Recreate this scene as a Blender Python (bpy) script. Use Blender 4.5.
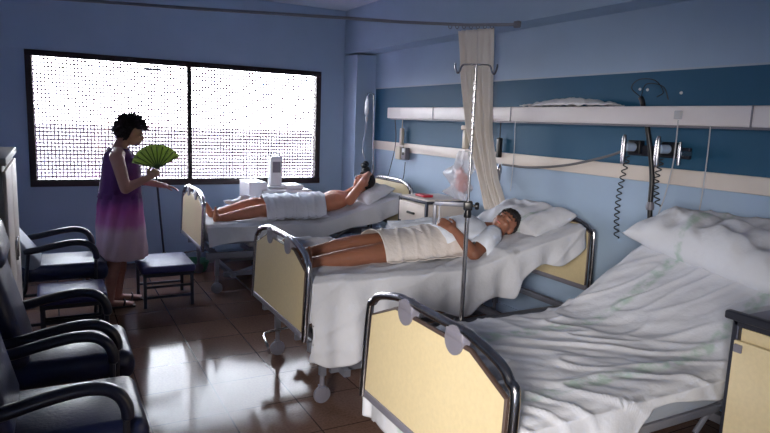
import bpy, bmesh, math, random
from mathutils import Vector, Matrix, noise, Quaternion
random.seed(7)
for o in list(bpy.data.objects): bpy.data.objects.remove(o)
S = bpy.context.scene
COL = S.collection
pi = math.pi
V = Vector

# ------------------------------------------------------------------ camera
cam_d = bpy.data.cameras.new('camera'); cam = bpy.data.objects.new('camera', cam_d); COL.objects.link(cam)
cam_d.sensor_width = 36.0; cam_d.lens = 614.0/770.0*36.0; cam_d.clip_start = .05
Bm = Matrix(((0.88001402, -0.47344444, 0.03775834), (0.03897547, 0.15121957, 0.98773152), (-0.4733458, -0.86774593, 0.15152806)))
cam.matrix_world = Matrix.Translation((0, 0, 1.62)) @ Bm.transposed().to_4x4()
S.camera = cam
# ------------------------------------------------------------------ world and light
W = bpy.data.worlds.new('sky'); S.world = W; W.use_nodes = True
nt = W.node_tree; nt.nodes.clear()
wo = nt.nodes.new('ShaderNodeOutputWorld'); bg = nt.nodes.new('ShaderNodeBackground')
tc = nt.nodes.new('ShaderNodeTexCoord'); sx = nt.nodes.new('ShaderNodeSeparateXYZ'); cr = nt.nodes.new('ShaderNodeValToRGB')
nt.links.new(tc.outputs['Generated'], sx.inputs[0]); nt.links.new(sx.outputs['Z'], cr.inputs[0])
cr.color_ramp.elements[0].position = 0.0; cr.color_ramp.elements[0].color = (1, .97, .98, 1)
cr.color_ramp.elements[1].position = .5; cr.color_ramp.elements[1].color = (.86, .90, 1, 1)
nt.links.new(cr.outputs[0], bg.inputs[0]); bg.inputs[1].default_value = 22
nt.links.new(bg.outputs[0], wo.inputs[0])

def area_light(name, loc, rot, sx_, sy_, power, col, portal=False):
    d = bpy.data.lights.new(name, 'AREA'); d.shape = 'RECTANGLE'; d.size = sx_; d.size_y = sy_; d.energy = power; d.color = col
    o = bpy.data.objects.new(name, d); COL.objects.link(o); o.location = loc; o.rotation_euler = rot
    if portal: d.cycles.is_portal = True
    return o
# daylight portal in the window opening; unseen fill lamp added beyond the left doorway to brighten the footboards
area_light('window_portal', (1.35, 7.16, 1.52), (-pi/2, 0, 0), 2.98, 1.26, 10, (1, 1, 1), portal=True)
cl_ = area_light('fill_lamp', (-1.55, -.95, 1.75), (V((1.1, 2.2, .60))-V((-1.55, -.95, 1.75))).to_track_quat('-Z', 'Y').to_euler(), .9, 1.1, 15, (1, .93, .86)); cl_.data.spread = math.radians(56)
vs = S.view_settings
S.display_settings.display_device = 'sRGB'
vs.view_transform = 'Standard'; vs.look = 'None'; vs.gamma = 1; vs.exposure = 1.25; vs.use_curve_mapping = False

# ------------------------------------------------------------------ materials
def lin(c):
    return tuple(((x/255/12.92) if x/255 <= .04045 else ((x/255+.055)/1.055)**2.4) for x in c) + (1,)
def mat(name, rgb, rough=.6, metal=0, var=.06, vscale=8, bump=0, bscale=40, coat=0, spec=.5, trans=0, alpha=1, sub=0, extra=None):
    m = bpy.data.materials.new(name); m.use_nodes = True; t = m.node_tree; b = t.nodes['Principled BSDF']
    c = lin(rgb)
    n = t.nodes.new('ShaderNodeTexNoise'); n.inputs['Scale'].default_value = vscale; n.inputs['Detail'].default_value = 4
    tcn = t.nodes.new('ShaderNodeTexCoord'); t.links.new(tcn.outputs['Object'], n.inputs['Vector'])
    r = t.nodes.new('ShaderNodeValToRGB'); r.color_ramp.elements[0].position = .3; r.color_ramp.elements[1].position = .7
    r.color_ramp.elements[0].color = tuple(max(0, x*(1-var)) for x in c[:3])+(1,)
    r.color_ramp.elements[1].color = tuple(min(1, x*(1+var)) for x in c[:3])+(1,)
    t.links.new(n.outputs['Fac'], r.inputs[0]); t.links.new(r.outputs[0], b.inputs['Base Color'])
    b.inputs['Roughness'].default_value = rough; b.inputs['Metallic'].default_value = metal
    b.inputs['Specular IOR Level'].default_value = spec
    b.inputs['Coat Weight'].default_value = coat; b.inputs['Coat Roughness'].default_value = .15
    b.inputs['Transmission Weight'].default_value = trans; b.inputs['Alpha'].default_value = alpha
    if sub: b.inputs['Subsurface Weight'].default_value = sub; b.inputs['Subsurface Radius'].default_value = (.02, .008, .004)
    if bump:
        n2 = t.nodes.new('ShaderNodeTexNoise'); n2.inputs['Scale'].default_value = bscale; n2.inputs['Detail'].default_value = 5
        t.links.new(tcn.outputs['Object'], n2.inputs['Vector'])
        bp = t.nodes.new('ShaderNodeBump'); bp.inputs['Strength'].default_value = bump; bp.inputs['Distance'].default_value = .02
        t.links.new(n2.outputs['Fac'], bp.inputs['Height']); t.links.new(bp.outputs[0], b.inputs['Normal'])
    m['base'] = True
    return m
def zbands(m, axis, bands, base):
    """repaint the base colour by object-space coordinate: bands = [(lo, hi, rgb)]"""
    t = m.node_tree; b = t.nodes['Principled BSDF']
    tcn = t.nodes.new('ShaderNodeTexCoord'); sp = t.nodes.new('ShaderNodeSeparateXYZ'); t.links.new(tcn.outputs['Object'], sp.inputs[0])
    src = b.inputs['Base Color'].links[0].from_socket
    for ax, lo, hi, rgb, ax2, lo2, hi2 in bands:
        def win(a, l, h):
            g = t.nodes.new('ShaderNodeMath'); g.operation = 'GREATER_THAN'; g.inputs[1].default_value = l
            k = t.nodes.new('ShaderNodeMath'); k.operation = 'LESS_THAN'; k.inputs[1].default_value = h
            t.links.new(sp.outputs[a], g.inputs[0]); t.links.new(sp.outputs[a], k.inputs[0])
            q = t.nodes.new('ShaderNodeMath'); q.operation = 'MULTIPLY'; t.links.new(g.outputs[0], q.inputs[0]); t.links.new(k.outputs[0], q.inputs[1])
            return q.outputs[0]
        f = win(ax, lo, hi)
        if ax2:
            f2 = win(ax2, lo2, hi2); q = t.nodes.new('ShaderNodeMath'); q.operation = 'MULTIPLY'
            t.links.new(f, q.inputs[0]); t.links.new(f2, q.inputs[1]); f = q.outputs[0]
        mx = t.nodes.new('ShaderNodeMix'); mx.data_type = 'RGBA'
        t.links.new(f, mx.inputs[0]); t.links.new(src, mx.inputs[6]); mx.inputs[7].default_value = lin(rgb)
        src = mx.outputs[2]
    t.links.new(src, b.inputs['Base Color'])
    return m
WALL = (162, 184, 210)
M = {}
M['wall'] = mat('wall_paint', WALL, .7, var=.03, vscale=3, bump=.04, bscale=120)
M['wall_band'] = zbands(mat('wall_paint_with_band', WALL, .6, var=.03, vscale=3, bump=.04, bscale=120), 'Z',
                        [('Z', 1.35, 2.01, (34, 88, 122), 'Y', -5, 6.67), ('Z', 2.01, 2.022, (176, 186, 200), 'Y', -5, 6.67)], WALL)
M['ceiling'] = mat('ceiling_paint', (190, 196, 210), .8, var=.02)
M['frame_brown'] = mat('window_frame_brown', (44, 28, 34), .5)
M['shutter'] = mat('shutter_slat', (150, 122, 136), .5)
def translucent(m, f, rgb):
    t = m.node_tree; b = t.nodes['Principled BSDF']; o = [n for n in t.nodes if n.type == 'OUTPUT_MATERIAL'][0]
    tl = t.nodes.new('ShaderNodeBsdfTranslucent'); tl.inputs[0].default_value = lin(rgb); mx = t.nodes.new('ShaderNodeMixShader'); mx.inputs[0].default_value = f
    t.links.new(b.outputs[0], mx.inputs[1]); t.links.new(tl.outputs[0], mx.inputs[2]); t.links.new(mx.outputs[0], o.inputs[0])
translucent(M['shutter'], .10, (200, 170, 185))
M['cream'] = mat('cream_rail', (225, 214, 205), .45, var=.02)
M['rail_white'] = mat('rail_white', (228, 222, 224), .4, var=.02)
M['panel'] = mat('beige_laminate', (214, 198, 160), .38, var=.04, vscale=60)
M['panel_edge'] = mat('panel_edge_brown', (70, 55, 50), .5)
M['chrome'] = mat('brushed_chrome', (178, 176, 180), .22, 1, var=.08, vscale=30)
M['steel'] = mat('painted_steel_grey', (120, 122, 134), .4, .3)
M['dark_steel'] = mat('dark_steel', (60, 62, 74), .4, .6)
M['clip'] = mat('grey_plastic', (120, 118, 130), .4)
M['rubber'] = mat('black_rubber', (22, 22, 26), .6)
M['black'] = mat('black_plastic', (20, 20, 26), .35)
M['vinyl'] = mat('navy_vinyl', (34, 42, 78), .36, var=.15, vscale=5, bump=.12, bscale=60)
M['vinyl_blue'] = mat('blue_vinyl', (56, 58, 110), .45, var=.1, vscale=5, bump=.1, bscale=60)
M['arm_black'] = mat('black_armrest', (26, 29, 46), .3)
M['sheet'] = mat('white_sheet', (204, 206, 214), .85, var=.03, vscale=6, bump=.35, bscale=16)
M['sheet_fine'] = mat('white_cotton', (214, 216, 224), .85, var=.03, vscale=6, bump=.35, bscale=30)
M['cover'] = mat('cream_cotton_cover', (216, 208, 204), .85, var=.04, vscale=6, bump=.3, bscale=28)
M['gown'] = mat('pale_blue_gown', (218, 224, 236), .85, var=.05, vscale=8, bump=.3, bscale=30)
M['mattress'] = mat('mattress_cover', (150, 158, 172), .6, var=.05)
M['curtain'] = mat('cream_curtain', (242, 238, 234), .85, var=.03, vscale=4, bump=.1, bscale=40, sub=.0)
translucent(M['curtain'], .5, (250, 244, 238))
M['skin_t'] = mat('tanned_skin', (142, 94, 74), .5, var=.08, vscale=12, sub=.08)
M['skin_p'] = mat('patient_skin', (196, 130, 104), .5, var=.08, vscale=12, sub=.08)
M['skin_w'] = mat('woman_skin', (190, 138, 124), .5, var=.06, vscale=12, sub=.08)
M['hair'] = mat('dark_hair', (26, 18, 18), .6, var=.3, vscale=60, bump=.6, bscale=120)
M['hair_w'] = mat('brown_curly_hair', (52, 36, 44), .7, var=.35, vscale=60, bump=.8, bscale=90)
M['top'] = mat('plum_fabric', (92, 40, 108), .8, var=.1, bump=.2, bscale=50)
M['fan'] = mat('green_fan_paper', (188, 202, 140), .6, var=.08, vscale=12)
translucent(M['fan'], .35, (190, 205, 130))
M['fan_rib'] = mat('fan_ribs', (70, 92, 60), .5)
M['shoe'] = mat('shoe_leather', (80, 60, 62), .5)
M['white_pl'] = mat('white_plastic', (225, 224, 228), .35, var=.02)
M['beige_pl'] = mat('beige_plastic', (196, 184, 168), .4, var=.03)
M['board'] = mat('cabinet_board', (150, 148, 148), .5, var=.03)
M['red'] = mat('red_plastic', (190, 40, 60), .4)
M['green'] = mat('green_plastic', (50, 120, 90), .4)
M['pale_blue_pl'] = mat('pale_blue_plastic', (176, 196, 224), .35)
M['tube'] = mat('clear_tubing', (206, 206, 212), .3, alpha=.75)
M['cable'] = mat('grey_cable', (110, 108, 112), .5)
M['cable_d'] = mat('dark_cable', (34, 34, 40), .5)
M['bag'] = mat('clear_plastic_bag', (232, 230, 236), .25, var=.03, alpha=.42, bump=.5, bscale=25)
M['fluid'] = mat('drip_bag_plastic', (220, 224, 232), .2, alpha=.7)
M['pink'] = mat('pink_cloth', (214, 120, 116), .8, var=.15)
# sheets with faded green printed stripes running along the bed
def stripes(name, ys, wid, axis='Y', rgb=(132, 170, 150), base='sheet'):
    m = M[base].copy(); m.name = name; t = m.node_tree; b = t.nodes['Principled BSDF']
    tcn = t.nodes.new('ShaderNodeTexCoord'); sp = t.nodes.new('ShaderNodeSeparateXYZ'); t.links.new(tcn.outputs['Object'], sp.inputs[0])
    n = t.nodes.new('ShaderNodeTexNoise'); n.inputs['Scale'].default_value = 22; n.inputs['Detail'].default_value = 3; t.links.new(tcn.outputs['Object'], n.inputs['Vector'])
    src = b.inputs['Base Color'].links[0].from_socket
    for y in ys:
        s1 = t.nodes.new('ShaderNodeMath'); s1.operation = 'SUBTRACT'; s1.inputs[1].default_value = y; t.links.new(sp.outputs[axis], s1.inputs[0])
        a = t.nodes.new('ShaderNodeMath'); a.operation = 'ABSOLUTE'; t.links.new(s1.outputs[0], a.inputs[0])
        mr = t.nodes.new('ShaderNodeMapRange'); mr.inputs[1].default_value = wid; mr.inputs[2].default_value = wid*.5; mr.inputs[3].default_value = 0; mr.inputs[4].default_value = 1
        t.links.new(a.outputs[0], mr.inputs[0])
        q = t.nodes.new('ShaderNodeMath'); q.operation = 'MULTIPLY'; t.links.new(mr.outputs[0], q.inputs[0])
        mr2 = t.nodes.new('ShaderNodeMapRange'); mr2.inputs[1].default_value = .38; mr2.inputs[2].default_value = .62; mr2.inputs[4].default_value = .55
        t.links.new(n.outputs['Fac'], mr2.inputs[0]); t.links.new(mr2.outputs[0], q.inputs[1])
        mx = t.nodes.new('ShaderNodeMix'); mx.data_type = 'RGBA'; t.links.new(q.outputs[0], mx.inputs[0]); t.links.new(src, mx.inputs[6]); mx.inputs[7].default_value = lin(rgb); src = mx.outputs[2]
    t.links.new(src, b.inputs['Base Color'])
    return m
# floor: polished terrazzo tiles
def floor_mat():
    m = bpy.data.materials.new('polished_terrazzo'); m.use_nodes = True; t = m.node_tree; b = t.nodes['Principled BSDF']
    tcn = t.nodes.new('ShaderNodeTexCoord'); br = t.nodes.new('ShaderNodeTexBrick')
    br.inputs['Scale'].default_value = 1; br.offset = 0; br.inputs['Brick Width'].default_value = .4; br.inputs['Row Height'].default_value = .4
    br.inputs['Mortar Size'].default_value = .004; br.inputs['Color1'].default_value = lin((118, 92, 80)); br.inputs['Color2'].default_value = lin((110, 86, 76)); br.inputs['Mortar'].default_value = lin((62, 48, 44))
    t.links.new(tcn.outputs['Object'], br.inputs['Vector'])
    n = t.nodes.new('ShaderNodeTexNoise'); n.inputs['Scale'].default_value = 70; n.inputs['Detail'].default_value = 6; t.links.new(tcn.outputs['Object'], n.inputs['Vector'])
    mx = t.nodes.new('ShaderNodeMix'); mx.data_type = 'RGBA'; mx.blend_type = 'MULTIPLY'; mx.inputs[0].default_value = .5
    r = t.nodes.new('ShaderNodeValToRGB'); r.color_ramp.elements[0].position = .35; r.color_ramp.elements[0].color = (.55, .52, .5, 1); r.color_ramp.elements[1].position = .6
    t.links.new(n.outputs['Fac'], r.inputs[0]); t.links.new(br.outputs['Color'], mx.inputs[6]); t.links.new(r.outputs[0], mx.inputs[7]); t.links.new(mx.outputs[2], b.inputs['Base Color'])
    n2 = t.nodes.new('ShaderNodeTexNoise'); n2.inputs['Scale'].default_value = 3; t.links.new(tcn.outputs['Object'], n2.inputs['Vector'])
    mr = t.nodes.new('ShaderNodeMapRange'); mr.inputs[3].default_value = .10; mr.inputs[4].default_value = .13; t.links.new(n2.outputs['Fac'], mr.inputs[0]); t.links.new(mr.outputs[0], b.inputs['Roughness'])
    b.inputs['Specular IOR Level'].default_value = .14
    return m
M['floor'] = floor_mat()
def glass_mat():
    m = bpy.data.materials.new('window_glass'); m.use_nodes = True; t = m.node_tree; t.nodes.clear()
    o = t.nodes.new('ShaderNodeOutputMaterial'); mx = t.nodes.new('ShaderNodeMixShader'); tr = t.nodes.new('ShaderNodeBsdfTransparent'); g = t.nodes.new('ShaderNodeBsdfGlossy')
    tr.inputs[0].default_value = (.95, .97, .98, 1); g.inputs['Roughness'].default_value = .02; mx.inputs[0].default_value = .06
    t.links.new(tr.outputs[0], mx.inputs[1]); t.links.new(g.outputs[0], mx.inputs[2]); t.links.new(mx.outputs[0], o.inputs[0]); return m
M['glass'] = glass_mat()
def ground_mat():
    m = mat('outside_ground', (200, 190, 180), .9); t = m.node_tree; b = t.nodes['Principled BSDF']
    tcn = t.nodes.new('ShaderNodeTexCoord'); n = t.nodes.new('ShaderNodeTexNoise'); n.inputs['Scale'].default_value = .06; n.inputs['Detail'].default_value = 6
    t.links.new(tcn.outputs['Object'], n.inputs['Vector']); r = t.nodes.new('ShaderNodeValToRGB')
    r.color_ramp.elements[0].position = .42; r.color_ramp.elements[0].color = (.008, .009, .010, 1); r.color_ramp.elements[1].position = .55; r.color_ramp.elements[1].color = (.06, .05, .054, 1)
    t.links.new(n.outputs['Fac'], r.inputs[0]); t.links.new(r.outputs[0], b.inputs['Base Color']); return m
M['ground'] = ground_mat()
# skirt with dyed bands
def skirt_mat():
    m = mat('dyed_skirt', (200, 160, 180), .85, bump=.2, bscale=40); t = m.node_tree; b = t.nodes['Principled BSDF']
    tcn = t.nodes.new('ShaderNodeTexCoord'); sp = t.nodes.new('ShaderNodeSeparateXYZ'); t.links.new(tcn.outputs['Object'], sp.inputs[0])
    n = t.nodes.new('ShaderNodeTexNoise'); n.inputs['Scale'].default_value = 6; t.links.new(tcn.outputs['Object'], n.inputs['Vector'])
    a = t.nodes.new('ShaderNodeMath'); a.operation = 'MULTIPLY_ADD'; a.inputs[1].default_value = .12; t.links.new(n.outputs['Fac'], a.inputs[0]); t.links.new(sp.outputs['Z'], a.inputs[2])
    mr = t.nodes.new('ShaderNodeMapRange'); mr.inputs[1].default_value = .45; mr.inputs[2].default_value = 1.05; t.links.new(a.outputs[0], mr.inputs[0])
    r = t.nodes.new('ShaderNodeValToRGB'); e = r.color_ramp.elements
    e[0].position = 0; e[0].color = lin((216, 186, 190)); e[1].position = 1; e[1].color = lin((92, 44, 110))
    for p, c in ((.42, (222, 188, 204)), (.55, (206, 124, 184)), (.72, (186, 92, 168)), (.86, (120, 62, 130))):
        k = e.new(p); k.color = lin(c)
    t.links.new(mr.outputs[0], r.inputs[0]); t.links.new(r.outputs[0], b.inputs['Base Color']); return m
M['skirt'] = skirt_mat()

# ------------------------------------------------------------------ mesh building helpers
class MB:
    def __init__(s): s.v = []; s.f = []
    def add(s, vs_, fs):
        n = len(s.v); s.v += [tuple(x) for x in vs_]; s.f += [tuple(i+n for i in f) for f in fs]; return s
    def box(s, c, d, rot=None, b=0.0):
        bm = bmesh.new(); bmesh.ops.create_cube(bm, size=1)
        bmesh.ops.scale(bm, vec=d, verts=bm.verts)
        if b: bmesh.ops.bevel(bm, geom=list(bm.edges), offset=min(b, min(d)*.45), segments=3, profile=.5, affect='EDGES')
        if rot: bmesh.ops.rotate(bm, cent=(0, 0, 0), matrix=rot if isinstance(rot, Matrix) else Matrix.Rotation(rot, 3, 'Z'), verts=bm.verts)
        bmesh.ops.translate(bm, vec=c, verts=bm.verts); bm.verts.index_update()
        s.add([v.co.copy() for v in bm.verts], [[v.index for v in f.verts] for f in bm.faces]); bm.free(); return s
    def tube(s, pts, r, seg=10, closed=False, caps=True):
        pts = [V(p) for p in pts]; n = len(pts); rs = r if isinstance(r, (list, tuple)) else [r]*n
        tan = []
        for i in range(n):
            if closed: t = pts[(i+1) % n]-pts[i-1]
            elif i == 0: t = pts[1]-pts[0]
            elif i == n-1: t = pts[-1]-pts[-2]
            else: t = (pts[i+1]-pts[i]).normalized()+(pts[i]-pts[i-1]).normalized()
            tan.append(t.normalized() if t.length > 1e-9 else V((0, 0, 1)))
        a = V((0, 0, 1)) if abs(tan[0].z) < .9 else V((1, 0, 0))
        u = tan[0].cross(a).normalized(); vs_ = []; 
        for i in range(n):
            if i: 
                u = u-tan[i]*u.dot(tan[i]); u = u.normalized() if u.length > 1e-6 else tan[i].orthogonal().normalized()
            w = tan[i].cross(u)
            for k in range(seg):
                q = 2*pi*k/seg; vs_.append(pts[i]+(u*math.cos(q)+w*math.sin(q))*rs[i])
        fs = []
        for i in range(n if closed else n-1):
            j = (i+1) % n
            for k in range(seg):
                l = (k+1) % seg; fs.append((i*seg+k, i*seg+l, j*seg+l, j*seg+k))
        if not closed and caps: fs.append(tuple(range(seg))[::-1]); fs.append(tuple((n-1)*seg+k for k in range(seg)))
        return s.add(vs_, fs)
    def cyl(s, p, q, r, r2=None, seg=20): return s.tube([p, q], [r, r if r2 is None else r2], seg)
    def lathe(s, c, prof, seg=24, axis='Z'):
        c = V(c); vs_ = []; n = len(prof)
        for (r, h) in prof:
            for k in range(seg):
                q = 2*pi*k/seg; x, y = max(r, 1e-4)*math.cos(q), max(r, 1e-4)*math.sin(q)
                p = (x, y, h) if axis == 'Z' else ((h, x, y) if axis == 'X' else (x, h, y)); vs_.append(c+V(p))
        fs = [(i*seg+k, i*seg+(k+1) % seg, (i+1)*seg+(k+1) % seg, (i+1)*seg+k) for i in range(n-1) for k in range(seg)]
        fs += [tuple(range(seg))[::-1], tuple((n-1)*seg+k for k in range(seg))]
        return s.add(vs_, fs)
    def ell(s, c, r, rot=None, seg=20, rings=12):
        c = V(c); R = rot or Matrix.Identity(3); vs_ = [c+R @ V((0, 0, r[2]))]
        for i in range(1, rings):
            t = pi*i/rings
            for k in range(seg):
                q = 2*pi*k/seg; vs_.append(c+R @ V((r[0]*math.sin(t)*math.cos(q), r[1]*math.sin(t)*math.sin(q), r[2]*math.cos(t))))
        vs_.append(c+R @ V((0, 0, -r[2]))); L = len(vs_)-1; fs = []
        for k in range(seg): fs.append((0, 1+k, 1+(k+1) % seg))
        for i in range(rings-2):
            for k in range(seg):
                a = 1+i*seg; fs.append((a+k, a+seg+k, a+seg+(k+1) % seg, a+(k+1) % seg))
        a = 1+(rings-2)*seg
        for k in range(seg): fs.append((a+k, L, a+(k+1) % seg))
        return s.add(vs_, fs)
    def cap(s, p, q, r1, r2, seg=16):      # capsule with two radii
        p, q = V(p), V(q); d = q-p; L = d.length; t = d.normalized(); pts = []; rs = []
        for i in range(5):
            a = pi/2*i/5; pts.append(p-t*r1*math.cos(a)); rs.append(max(r1*math.sin(a), r1*.02))
        for i in range(5): pts.append(p.lerp(q, i/4)); rs.append(r1+(r2-r1)*i/4)
        for i in range(1, 6):
            a = pi/2*(1-i/5); pts.append(q+t*r2*math.cos(a)); rs.append(max(r2*math.sin(a), r2*.02))
        return s.tube(pts, rs, seg)
    def loft(s, rings, seg=32, wr=0, nf=7, caps=True, seed=0):   # rings = [(centre, u, v)] ellipses
        vs_ = []
        for i, (c, u, w) in enumerate(rings):
            c, u, w = V(c), V(u), V(w)
            for k in range(seg):
                q = 2*pi*k/seg; m = 1+wr*math.sin(nf*q+seed+.35*i)*(.5+.5*noise.noise(V((math.cos(q)*2, math.sin(q)*2, i*.3+seed))))
                vs_.append(c+(u*math.cos(q)+w*math.sin(q))*m)
        n = len(rings)
        fs = [(i*seg+k, i*seg+(k+1) % seg, (i+1)*seg+(k+1) % seg, (i+1)*seg+k) for i in range(n-1) for k in range(seg)]
        if caps: fs += [tuple(range(seg))[::-1], tuple((n-1)*seg+k for k in range(seg))]
        return s.add(vs_, fs)
    def prism(s, poly, ax, lo, hi):    # polygon (two coordinates) extruded along axis ax from lo to hi
        def P(a, b, h): return {'X': (h, a, b), 'Y': (a, h, b), 'Z': (a, b, h)}[ax]
        n = len(poly); vs_ = [P(a, b, lo) for a, b in poly]+[P(a, b, hi) for a, b in poly]
        return s.add(vs_, [tuple(range(n))[::-1], tuple(range(n, 2*n))]+[(i, (i+1) % n, n+(i+1) % n, n+i) for i in range(n)])
    def build(s, name, m, parent=None, smooth=True, ang=40, bevel=0, loc=None):
        me = bpy.data.meshes.new(name); me.from_pydata(s.v, [], s.f); 
        bm = bmesh.new(); bm.from_mesh(me); bmesh.ops.recalc_face_normals(bm, faces=bm.faces); bm.to_mesh(me); bm.free()
        me.materials.append(m)
        if smooth:
            me.shade_smooth()
            try: me.set_sharp_from_angle(angle=math.radians(ang))
            except Exception: pass
        o = bpy.data.objects.new(name, me); COL.objects.link(o)
        if parent: o.parent = parent
        if loc is not None: o.location = loc
        if bevel:
            b = o.modifiers.new('bevel', 'BEVEL'); b.width = bevel; b.segments = 2; b.limit_method = 'ANGLE'
        return o
def grid(nu, nv, fn):
    vs_ = [fn(i/(nu-1), j/(nv-1)) for i in range(nu) for j in range(nv)]
    fs = [(i*nv+j, (i+1)*nv+j, (i+1)*nv+j+1, i*nv+j+1) for i in range(nu-1) for j in range(nv-1)]
    m = MB(); m.add(vs_, fs); return m
def spline(pts, n=8):      # Catmull-Rom
    P = [V(p) for p in pts]; P = [P[0]*2-P[1]]+P+[P[-1]*2-P[-2]]; out = []
    for i in range(1, len(P)-2):
        a, b, c, d = P[i-1:i+3]
        for k in range(n):
            t = k/n; out.append(.5*((2*b)+(c-a)*t+(2*a-5*b+4*c-d)*t*t+(3*b-a-3*c+d)*t**3))
    out.append(P[-2].copy()); return out
def tag(o, label, cat, group=None, kind=None):
    if label: o['label'] = label
    if cat: o['category'] = cat
    if group: o['group'] = group
    if kind: o['kind'] = kind
    return o
def empty(name, loc, rz=0):
    o = bpy.data.objects.new(name, None); COL.objects.link(o); o.location = loc; o.rotation_euler = (0, 0, rz); o.empty_display_size = .1; return o
def copy_tree(o, parent=None):
    c = o.copy(); COL.objects.link(c)
    if parent: c.parent = parent
    for ch in [x for x in bpy.data.objects if x.parent == o]: copy_tree(ch, c)
    return c
def struct(o): o['kind'] = 'structure'; return o
def solid(o, t, off=0):
    m = o.modifiers.new('solid', 'SOLIDIFY'); m.thickness = t; m.offset = off; return o

# ------------------------------------------------------------------ room shell
XL, XR, YN, YF, ZC = -.80, 3.45, -1.6, 7.05, 2.93
struct(MB().box(((XL+XR)/2, (YN+YF)/2, -.05), (XR-XL+.4, YF-YN+.4, .1)).build('floor', M['floor'], smooth=False))
struct(MB().box(((XL+XR)/2, (YN+YF)/2, ZC+.05), (XR-XL+.4, YF-YN+.4, .1)).build('ceiling', M['ceiling'], smooth=False))
wl = MB().box((XL-.1, -1.55, ZC/2), (.2, .5, ZC)).box((XL-.1, (.15+YF+.2)/2, ZC/2), (.2, YF+.2-.15, ZC)).box((XL-.1, -.575, 2.54), (.2, 1.45, ZC-2.15))
struct(wl.build('wall_left', M['wall'], smooth=False))
struct(MB().box((XR+.1, (YN+YF)/2, ZC/2), (.2, YF-YN+.4, ZC)).build('wall_right', M['wall_band'], smooth=False))
struct(MB().box(((XL+XR)/2, YN-.1, ZC/2), (XR-XL+.4, .2, ZC)).build('wall_near', M['wall'], smooth=False))
# corridor beyond the left doorway, an unseen opening added to let the fill lamp in
struct(MB().box((-2.75, -.6, 1.45), (.1, 3.2, 2.9)).box((-1.85, -2.15, 1.45), (1.7, .1, 2.9)).box((-1.85, .95, 1.45), (1.7, .1, 2.9)).build('wall_corridor', M['wall'], smooth=False))
struct(MB().box((-1.85, -.6, -.05), (1.7, 3.0, .1)).build('floor_corridor', M['floor'], smooth=False))
struct(MB().box((-1.85, -.6, 2.95), (1.7, 3.0, .1)).build('ceiling_corridor', M['ceiling'], smooth=False))
# window wall with opening
wx0, wx1, wz0, wz1 = -.20, 2.89, .85, 2.19
wf = MB()
wf.box(((XL+wx0)/2-.05, YF+.12, ZC/2), (wx0-XL+.1, .24, ZC)).box(((wx1+XR)/2+.05, YF+.12, ZC/2), (XR-wx1+.1, .24, ZC))
wf.box(((wx0+wx1)/2, YF+.12, wz0/2), (wx1-wx0, .24, wz0)).box(((wx0+wx1)/2, YF+.12, (wz1+ZC)/2), (wx1-wx0, .24, ZC-wz1))
struct(wf.build('wall_far', M['wall'], smooth=False))
# shutter box panel above the window, flush joints
struct(MB().box((1.34, YF-.006, (wz1+ZC)/2), (3.7, .012, ZC-wz1-.01)).build('trim_1', M['wall'], smooth=False))
struct(MB().box((3.325, 6.90, 1.2), (.25, .42, 2.4)).build('wall_pillar', M['wall'], smooth=False))
struct(MB().box((3.325, (YN+YF)/2, (2.42+ZC)/2), (.25, YF-YN, ZC-2.42)).build('wall_soffit', M['wall'], smooth=False))
for nm, c, d in (('baseboard_far', (1.2, YF-.008, .04), (4.0, .016, .08)), ('baseboard_right', (XR-.008, 2.5, .04), (.016, 8.1, .08)), ('baseboard_left', (XL+.008, 3.6, .04), (.016, 6.8, .08))):
    struct(MB().box(c, d).build(nm, M['wall'], smooth=False))
# window frame
fr = empty('window_1', ((wx0+wx1)/2, YF, wz0)); struct(fr)
f = MB(); cx = (wx0+wx1)/2; ox, oz = cx, wz0
def wbox(x0, x1, z0, z1, y0, y1): f.box(((x0+x1)/2-ox, (y0+y1)/2, (z0+z1)/2-oz), (x1-x0, y1-y0, z1-z0), b=.004)
wbox(wx0, wx1, wz1-.055, wz1, -.025, .06); wbox(wx0, wx1, wz0, wz0+.07, -.035, .06)
wbox(wx0, wx0+.06, wz0+.07, wz1-.055, -.025, .06); wbox(wx1-.06, wx1, wz0+.07, wz1-.055, -.025, .06)
wbox(1.325, 1.37, wz0+.07, wz1-.055, -.025, .06)
f.build('window_frame', M['frame_brown'], fr)
g = MB(); g.box((-.79+.01, .05, .665), (1.44, .006, 1.18)); g.build('window_pane', M['glass'], fr, smooth=False)
g = MB(); g.box((.74, .05, .665), (1.44, .006, 1.18)); g.build('window_pane', M['glass'], fr, smooth=False)
# perforated roller shutters outside each pane
def shutter(x0, x1, label):
    z0, z1 = wz0+.05, wz1-.03; rows = 33; pitch = (z1-z0)/rows; m = MB(); yy = YF+.13
    for i in range(rows+1):
        z = z0+i*pitch
        m.box(((x0+x1)/2, yy, z), (x1-x0, .010, .0165))
    n = int((x1-x0)/.033)
    vs_ = []; fs = []
    for k in range(n+1):
        x = x0+(x1-x0)*k/n
        m.box((x, yy, (z0+z1)/2), (.0125, .008, z1-z0))
    o = m.build('roller_shutter', M['shutter'], smooth=False)
    return tag(o, label, 'window shutter', 'perforated window shutters')
shutter(wx0+.03, 1.345, 'perforated roller shutter filling the left window pane, behind the standing woman')
shutter(1.350, wx1-.03, 'perforated roller shutter filling the right window pane, beside the pillar')
tag(MB().box((.985, YF+.046, 2.085), (.17, .004, .03)).build('window_sticker', M['clip']), 'small grey sticker strip at the top of the left window pane', 'sticker')
# outside
gr = MB(); gr.box((0, 150, -4.1), (400, 280, .2)); struct(gr.build('ground', M['ground'], smooth=False))

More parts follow.
